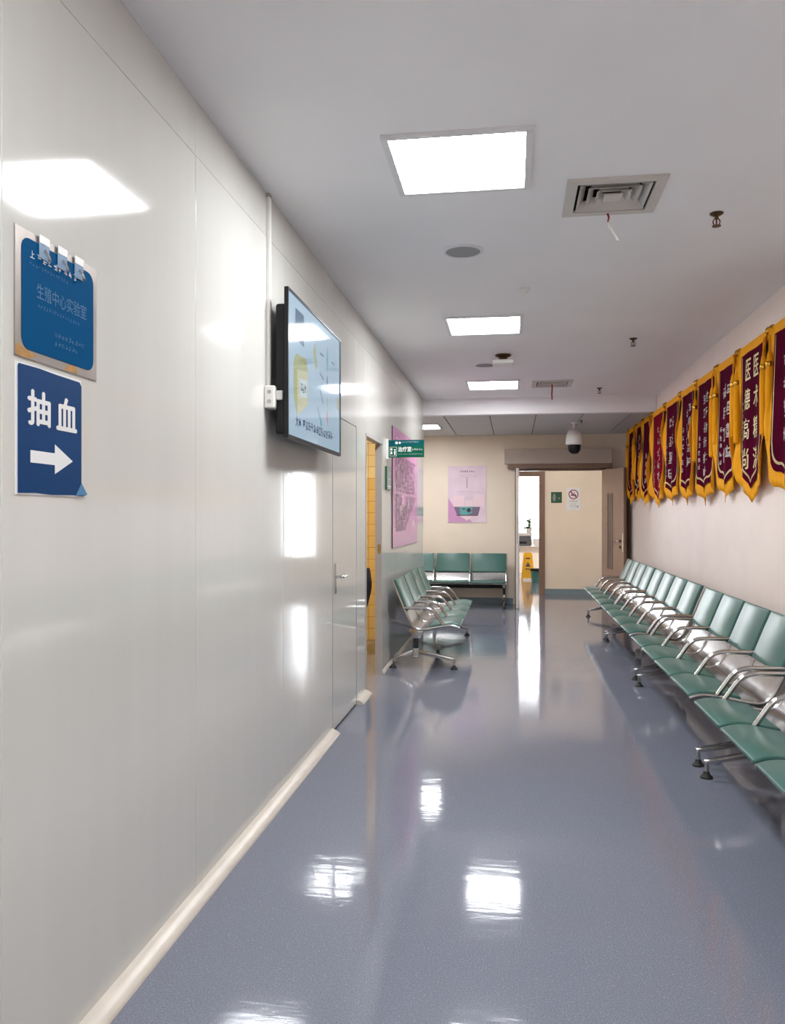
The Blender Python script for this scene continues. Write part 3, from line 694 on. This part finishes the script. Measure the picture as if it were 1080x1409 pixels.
mb = MB().poly(circle(.03, .2, .035), -.0074).poly([(-.08, .23), (-.03, .23), (-.03, .21), (-.08, .215)], -.0074).rect(-.17, .17, .108, .118, -.0074); mb.build('outline', 'inkdark', bd, smooth=False, fix=False)
mb = MB().poly([(-.12, .11), (.10, .11), (.0, .03)], -.0072); mb.build('base_drawing', 'lightpink', bd, smooth=False, fix=False)

# plaque and no-smoking notice in the hall
a = onY(758, 692, YS); b_ = onY(773, 677, YS)
t = thing('door_plaque', 'small square dark green plaque on the hall wall beside the notice', 'plaque', (a.x, YS, a.z))
wq, hq = b_.x-a.x, b_.z-a.z
pl = MB().box(0, wq, -.012, 0, 0, hq, .002).build('plate', 'pgreen', t)
mb = MB().poly([(wq*.3+wq*.15*math.cos(k*PI/8), hq*.5+hq*.36*math.sin(k*PI/8)) for k in range(16)], -.0125).poly(circle(wq*.75, hq*.42, wq*.09), -.0125); mb.build('emblem', 'pgrey', pl, smooth=False, fix=False)
a = onY(779.5, 702, YS); b_ = onY(798.5, 671, YS)
t = thing('no_smoking_notice', 'white no-smoking notice with a red prohibition circle on the hall wall', 'notice', (a.x, YS, a.z))
wq, hq = b_.x-a.x, b_.z-a.z
sh = MB().box(0, wq, -.003, 0, 0, hq).build('sheet', 'print', t, smooth=False)
cx, cz, R = wq*.5, hq*.70, wq*.36
mb = MB(); n = 28; ov = [(cx+R*math.cos(2*PI*k/n), -.0036, cz+R*math.sin(2*PI*k/n)) for k in range(n)]; iv = [(cx+R*.8*math.cos(2*PI*k/n), -.0036, cz+R*.8*math.sin(2*PI*k/n)) for k in range(n)]
mb.add(ov+iv, [(k, (k+1) % n, n+(k+1) % n, n+k) for k in range(n)])
d = R*.8*.707; e = R*.09
mb.poly([(cx-d-e, cz+d-e), (cx-d+e, cz+d+e), (cx+d+e, cz-d+e), (cx+d-e, cz-d-e)], -.0040)
for k in range(5): marks_into(mb, wq*.28+k*wq*.11, hq*.40, wq*.1, -.0036, rng); marks_into(mb, wq*.28+k*wq*.11, hq*.40, wq*.1, -.0036, rng)
mb.build('prohibition_mark', 'inkred', sh, smooth=False, fix=False)
mb = MB().rect(cx-R*.55, cx+R*.55, cz-R*.28, cz-R*.08, -.0034).poly([(cx+R*.3, cz), (cx+R*.38, cz), (cx+R*.15, cz+R*.45), (cx+R*.06, cz+R*.4)], -.0034).rect(cx-R*.5, cx+R*.5, cz-R*.05, cz+R*.04, -.0034)
for r in range(3):
    for k in range(7): marks_into(mb, wq*.26+k*wq*.07, hq*(.28-r*.07), wq*.06, -.0036, rng)
mb.poly(circle(wq*.79, hq*.16, wq*.05), -.0036)
mb.build('pictogram_and_text', 'inkdark', sh, smooth=False, fix=False)

# ================================================================== benches
PIT = .572
def offs(P, d):
    out = []
    for i in range(len(P)):
        a = Vector(P[max(i-1, 0)]); b = Vector(P[min(i+1, len(P)-1)]); t = (b-a).normalized(); out.append((P[i][0]-t.y*d, P[i][1]+t.x*d))
    return out
def dense(P, n=4):                              # smooth curve through the profile points
    P = [Vector((p[0], p[1], 0)) for p in P]; out = []
    for i in range(len(P)-1):
        p0, p1, p2, p3 = P[max(i-1, 0)], P[i], P[i+1], P[min(i+2, len(P)-1)]
        for k in range(n):
            t = k/n
            q = .5*((2*p1)+(p2-p0)*t+(2*p0-5*p1+4*p2-p3)*t*t+(3*p1-p0-3*p2+p3)*t**3); out.append((q.x, q.y))
    out.append((P[-1].x, P[-1].y)); return out
PROF = dense([(.000, .815), (.045, .71), (.095, .585), (.145, .475), (.185, .405), (.235, .368), (.30, .366), (.40, .385), (.50, .402), (.57, .402), (.625, .385)])
# along PROF the left-hand normal (towards -t.y, t.x) points up and forward on both back and seat
def sub(P, lo, hi): return [p for p in P if lo(p) and hi(p)]
BACKP = [p for p in PROF if p[1] >= .525 and p[0] < .3]
SEATP = [p for p in PROF if p[0] >= .345]
def slab(P, d0, d1): return offs(P, d0)+list(reversed(offs(P, d1)))
SHARED = {}
def shared(name, key, mk, m, parent, loc=(0, 0, 0), ang=35):
    if key not in SHARED:
        o = mk().build(name, m, parent, ang=ang); SHARED[key] = o.data
    else:
        o = bpy.data.objects.new(name, SHARED[key]); C.objects.link(o); o.parent = parent
    o.location = loc; return o
def make_bench(label, n, loc, rotz):
    t = thing('waiting_bench', label, 'bench', loc, rotz, 'green waiting benches')
    L = PIT*n
    for i in range(n):
        x = i*PIT
        s = shared('seat', 'shell', lambda: MB().prism(slab(PROF[1:-1], -.003, .003), .020, PIT-.020, 'x'), 'steel', t, (x, 0, 0), 60)
        shared('back_pad', 'bp', lambda: MB().prism(slab(BACKP, .005, .033), .022, PIT-.022, 'x', .008), 'green', s, ang=60)
        shared('seat_pad', 'sp', lambda: MB().prism(slab(SEATP, .004, .024), .022, PIT-.022, 'x', .007), 'green', s, ang=60)
    for i in range(n+1):
        x = i*PIT; x = min(max(x, .012), L-.012)
        shared('side_frame', 'sf', lambda: MB().tube([(0, p[0], p[1]) for p in PROF], .0125, 8), 'alu', t, (x, 0, 0), 60)
        shared('arm_rest', 'ar', lambda: MB().tube(round_path([(0, .105, .562), (0, .37, .562), (0, .475, .408)], .07), .0135, 10), 'chrome', t, (x, 0, 0), 60)
    MB().box(.02, L-.02, .185, .255, .285, .335, .006).build('beam', 'dark', t)
    for x in (.045, L-.045):
        lg = shared('leg', 'leg', lambda: MB().box(-.025, .025, .185, .25, .10, .19, .008).prism([(.20, .18), (.20, .135), (.02, .078), (-.01, .078), (-.014, .096), (.02, .106)], -.015, .015, 'x', .006).prism([(.235, .18), (.235, .135), (.55, .078), (.58, .078), (.584, .096), (.55, .106)], -.015, .015, 'x', .006).tube([(0, .0, .09), (0, .0, .028)], .012, 10).tube([(0, .57, .09), (0, .57, .028)], .012, 10), 'alu', t, (x, 0, 0))
        shared('column', 'col', lambda: MB().box(-.018, .018, .195, .242, .185, .29, .003), 'rubber', lg)
        shared('seat_bracket', 'brk', lambda: MB().prism([(.16, .37), (.30, .36), (.26, .28), (.19, .28)], -.028, .028, 'x', .006), 'alu', lg)
        for y in (0, .57):
            shared('foot', 'foot', lambda: MB().lathe([(.034, 0), (.034, .008), (.018, .022), (.014, .036)], n=16), 'rubber', lg, (0, y, 0))
    return t
# right row faces -X; its rear feet stand at X = 1.61
for label, y0, x in (('green waiting bench nearest the brown door leaf in the row under the pennants', 9.63, 1.625),
                     ('green waiting bench second from the brown door leaf in the row under the pennants', 7.26, 1.615),
                     ('green waiting bench third from the brown door leaf in the row under the pennants', 4.79, 1.605),
                     ('green waiting bench fourth from the brown door leaf in the row under the pennants', 2.37, 1.60)):
    make_bench(label, 4, (x, y0, 0), PI/2)
make_bench('green waiting bench against the glossy white wall below the large pink poster', 4, (-1.106, 7.53+PIT*4, 0), -PI/2)
make_bench('green waiting bench against the cream back wall below the pale pink poster', 4, (-.09, 13.27, 0), PI)

# ================================================================== pennants
def pennant(label, yc, wd, ht, ztop, velvet, cols, seed, real=None, tl=.5):
    rg = random.Random(seed)
    t = thing('pennant', label, 'pennant', (XR, yc, ztop), -PI/2, 'pennants on the wall')
    hw = wd/2; ph, k1 = rg.random()*6, 5+rg.random()*3; amp = .012+.010*rg.random()
    def warp(u, z):
        d = min(1, max(0, -z/ht)); s = u/hw
        return -.040-amp*(1.2+math.sin(k1*u/hw*1.1+ph))*d-.03*d*max(0, abs(s)-.75)*2
    def rise(s):
        s = abs(s); r = .105*min(1, s/.55)**.55
        if s > .62: q = min(1, (s-.62)/.38); r += .15*(1-math.sqrt(max(0, 1-q*q)))
        return r
    def sheet(wid, hgt, dy, curl=0):
        nu, nv = 26, 22; mb = MB(); vs = []
        for j in range(nv+1):
            for i in range(nu+1):
                s = -1+2*i/nu; s = math.copysign(abs(s)**.9, s); u = s*wid/2; z = -(hgt-rise(s))*j/nv
                y = warp(u, z)+dy-curl*max(0, abs(s)-.80)*5*(.55+.45*math.sin(z*9+ph))
                vs.append((u, y, z))
        return mb.add(vs, [(j*(nu+1)+i, (j+1)*(nu+1)+i, (j+1)*(nu+1)+i+1, j*(nu+1)+i+1) for j in range(nv) for i in range(nu)])
    MB().tube([(-hw-.005, -.028, 0), (hw+.005, -.028, 0)], .013, 12).build('rod', 'gold', t)
    for sx in (-1, 1):
        MB().lathe([(.010, -.004), (.026, .002), (.032, .016), (.026, .032), (.008, .042)], hw, -.036, .004, 12, 'x').build('finial', 'gold', t) if sx > 0 else MB().lathe([(.010, .004), (.026, -.002), (.032, -.016), (.026, -.032), (.008, -.042)], -hw, -.036, .004, 12, 'x').build('finial', 'gold', t)
    fr = sheet(wd+.0, ht+.0, .004, .045).build('fringe', 'fringe', t, ang=80)
    fr.modifiers.new('s', 'SOLIDIFY').thickness = .004
    MB().box(-hw, hw, -.048, -.010, -.055, .022, .010).build('rod_sleeve', 'fringe', t)
    iw, ih = wd-.10, ht-.10
    cl = sheet(iw, ih, -.006).build('velvet', velvet, t, ang=80)
    def outline(wid, hgt):
        P = [(-wid/2, -.06-(hgt-.06-rise(1))*k/14) for k in range(15)]
        P += [(-wid/2+wid*k/36, -(hgt-rise(-1+2*k/36))) for k in range(1, 36)]
        P += [(wid/2, -.06-(hgt-.06-rise(1))*k/14) for k in range(14, -1, -1)]
        return P
    A, B = outline(iw-.055, ih-.045), outline(iw-.078, ih-.062); n = len(A)
    mb = MB().add([(p[0], warp(*p)-.0085, p[1]) for p in A+B], [(i, i+1, n+i+1, n+i) for i in range(n-1)])
    mb.build('braid', 'goldlace', cl, smooth=False)
    mb = MB(); rg2 = random.Random(seed+50)
    if real:
        for c, u in ((real[0], .095), (real[1], -.095)):
            for k, chh in enumerate(c): z = -.255-k*.222; mc = MB(); text_into(mc, chh, u-.062, u+.062, z, z+.155, -.0085, warp, .0025); mc.build('character', 'goldink', cl, smooth=False, fix=False)
        for u, n_, z0 in ((.245, 3, -.16), (-.235, 10, -.42)):
            for k in range(n_): marks_into(mb, u, z0-k*.045, .035, -.0085, rg2, warp)
    for (u, z0, s, n_) in cols:
        for k in range(n_):
            if -z0+k*s*1.3 > ih-.22: break
            marks_into(mb, u*wd, z0-k*s*1.35, s, -.0085, rg2, warp); marks_into(mb, u*wd, z0-k*s*1.35, s, -.0086, rg2, warp)
    mb.build('lettering', 'goldink' if real else 'silverink', cl, smooth=False, fix=False)['kind'] = 'stuff'
    for sx in ((-1, 1) if tl else ()):
        x = sx*(hw-.012); y = -.070
        ts = MB().tube([(x, -.045, -.01), (x, y, -.05), (x, y, -.16)], .005, 6).lathe([(.006, -.15), (.014, -.17), (.020, -.21), (.022, -.225)], x, y, 0, 12).build('tassel', 'tassel', t)
        MB().lathe([(.024, -.222), (.026, -.228), (.026, -.252), (.024, -.258)], x, y, 0, 12).build('tassel_band', 'gold', ts)
        MB().lathe([(.020, -.255), (.025, -.28), (.027, -.40), (.026, -.25-tl), (.012, -.262-tl)], x, y, 0, 14).build('tassel_skirt', 'tassel', ts)
    return t
Lg = lambda a: 'maroon fringed pennant %s' % a
bd = [(5.13, 5.88), (5.96, 6.69), (6.75, 7.37), (7.44, 8.17), (8.25, 8.92), (9.0, 9.78), (9.87, 10.68), (10.77, 11.42), (11.50, 12.04), (12.12, 12.82)]
lab = ['with silver writing, tenth from the brown door leaf',
       'with eight large gold characters in two columns',
       'eighth from the brown door leaf on the cream wall',
       'seventh from the brown door leaf on the cream wall', 'with dense silver writing, sixth from the brown door leaf',
       'fifth from the brown door leaf on the cream wall', None,
       'third from the brown door leaf on the cream wall', 'second from the brown door leaf on the cream wall',
       'hanging closest to the brown door leaf and the lowered ceiling']
c2 = [(.16, -.26, .11, 6), (-.16, -.5, .055, 9)]
cols = [[(.30, -.55, .06, 8), (.1, -.25, .12, 5), (-.1, -.25, .12, 5)], [], [(.14, -.22, .13, 4), (-.1, -.25, .13, 4), (-.27, -.55, .05, 8)], [(.12, -.2, .1, 6), (-.05, -.2, .1, 6), (-.24, -.55, .05, 8)],
        [(.2, -.2, .10, 7), (0, -.25, .10, 6), (-.22, -.4, .06, 10)], [(.1, -.25, .14, 5), (-.1, -.25, .14, 5), (-.28, -.5, .05, 6)],
        [(.2, -.3, .07, 9), (.02, -.25, .1, 7), (-.2, -.6, .06, 6)], [(.05, -.5, .08, 6), (-.15, -.5, .06, 7)], [(.12, -.2, .09, 8), (-.1, -.25, .08, 9)], [(.12, -.3, .08, 7), (-.1, -.3, .07, 8)]]
for i, (a, b_) in enumerate(bd):
    lb = Lg(lab[i]) if lab[i] else 'bright crimson fringed pennant among the maroon ones'
    pennant(lb, (a+b_)/2, b_-a-.03, 1.18-.01*(i % 3) - (.05 if i > 7 else 0), 2.675+.003*i, 'velvetred' if i == 6 else 'velvet', cols[i], 100+i, ('医术精湛', '医德高尚') if i == 1 else None, .5-.05*(i % 3) if i in (0, 1, 2, 3, 9) else 0)

# ================================================================== the office beyond
t = thing('office_desk', 'white desk under the bright office window', 'desk', (.2, 18.95, 0))
MB().box(-1.0, 1.0, 0, .8, .70, .745, .005).build('worktop', 'desk', t); MB().box(-.96, .96, .02, .04, .60, .70).build('apron', 'desk', t)
for x in (-.95, .95):
    for y in (.05, .75): MB().box(x-.025, x+.025, y-.025, y+.025, 0, .70, .003).build('leg', 'desk', t)
t = thing('printer', 'dark grey office machine standing on the white desk', 'printer', (.1, 19.3, .745))
MB().box(-.35, .33, -.15, .25, 0, .23, .015).build('body', 'greybox', t); MB().box(-.36, .34, -.16, .26, .23, .30, .01).build('cover', 'desk', t); MB().box(-.25, .22, -.156, -.149, .05, .10).build('paper_slot', 'dark', t)
t = thing('paper_box', 'low white box on the desk beside the grey machine', 'box', (.62, 19.3, .745))
MB().box(-.14, .2, -.12, .15, 0, .14, .004).build('carton', 'print', t); MB().box(-.145, .205, -.125, .155, .14, .17, .004).build('lid', 'desk', t)
def plant(label, x, y, z, r, h, n, trail, seed):
    rg = random.Random(seed); t = thing('potted_plant', label, 'plant', (x, y, z), 0, 'potted plants on the office desk')
    pt = MB().lathe([(r*.72, 0), (r, h), (r*1.05, h), (r*1.05, h*1.06), (r*.92, h*1.06), (r*.9, h*.9)], n=20).build('pot', 'print', t)
    MB().lathe([(r*.91, h*.9), (r*.4, h*.95), (.004, h*.96)], n=16).build('soil', 'soil', pt)
    for k in range(n):
        a = rg.random()*2*PI; e = rg.random(); ln = .07+.04*rg.random()
        rad = r*.3+.07*rg.random(); top = h+.05+.16*rg.random()
        if trail and rg.random() < .4: rad = r*1.1+.03*rg.random(); top = h*.4-.03*rg.random()+.08
        c = Vector((math.cos(a)*rad, math.sin(a)*rad, top)); d = Vector((math.cos(a), math.sin(a), -.5+.9*e)).normalized(); s_ = d.cross(Vector((0, 0, 1))).normalized(); u = s_.cross(d)
        vs = [c-d*ln*.5, c+s_*ln*.38-d*ln*.2, c+s_*ln*.34+d*ln*.2, c+d*ln*.7-u*.01, c-s_*ln*.34+d*ln*.2, c-s_*ln*.38-d*ln*.2, c+u*-.008]
        lf = MB().add(vs, [(0, 1, 6), (1, 2, 6), (2, 3, 6), (3, 4, 6), (4, 5, 6), (5, 0, 6)])
        lf.tube([(0, 0, h*.9), c*.5+Vector((0, 0, h*.6)), c-d*ln*.45], .0025, 5)
        lf.build('leaf', 'leaf', t, fix=False)
plant('small leafy plant in a white pot on the grey machine, beside the bushier one', .05, 19.36, 1.045, .075, .13, 26, False, 1)
plant('bushy leafy plant in a white pot on the grey machine by the window', .37, 19.22, 1.045, .075, .13, 60, True, 2)
plant('trailing leafy plant in a white pot on the low white box', .67, 19.3, .915, .065, .09, 50, True, 3)
# wet floor sign, bin
t = thing('wet_floor_sign', 'yellow folding caution sign standing before the desk', 'caution sign', (.335, 18.62, 0))
for sg in (-1, 1):
    mb = MB(); pr = [(-.15, 0), (-.12, 0), (-.10, .05), (.10, .05), (.12, 0), (.15, 0), (.095, .58), (.06, .62), (-.06, .62), (-.095, .58)]
    bm_v = []
    for dy in (-.007, .007):
        for (x, z) in pr: bm_v.append((x, sg*(.14*(1-z/.62)+.008)+dy, z))
    n = len(pr); mb.add(bm_v, [tuple(range(n)), tuple(range(2*n-1, n-1, -1))]+[(i, n+i, n+(i+1) % n, (i+1) % n) for i in range(n)])
    o = mb.build('board', 'yellow', t, smooth=False)
    if sg < 0:
        yy = lambda z: -(.14*(1-z/.62)+.008)-.0085
        def pz(pts): MB().add([(x, yy(z), z) for x, z in pts], [tuple(range(len(pts)))]).build('warning_print', 'inkdark', o, smooth=False, fix=False)
        pz([(-.06, .30), (.06, .30), (0, .41)]); pz([(-.05, .47), (.05, .47), (.05, .50), (-.05, .50)]); pz([(-.06, .24), (.06, .24), (.06, .265), (-.06, .265)])
MB().box(-.05, .05, -.012, .012, .605, .635, .005).build('handle', 'print', t)
t = thing('waste_bin', 'teal plastic waste bin lined with a dark bag', 'bin', (.50, 18.15, 0))
MB().lathe([(.095, 0), (.12, .26), (.126, .26), (.126, .275), (.113, .275), (.09, .02)], n=24).build('bucket', 'bin', t)
mb = MB(); n = 24; vs = []
for j, (r, z) in enumerate(((.116, .235), (.134, .255), (.132, .285), (.112, .282), (.10, .20))):
    for k in range(n): a = 2*PI*k/n; rr = r*(1+.03*math.sin(k*5+j)); vs.append((rr*math.cos(a), rr*math.sin(a), z+.006*math.sin(k*3+j)))
mb.add(vs, [(j*n+k, j*n+(k+1) % n, (j+1)*n+(k+1) % n, (j+1)*n+k) for j in range(4) for k in range(n)]); mb.build('bin_liner', 'dark', t)
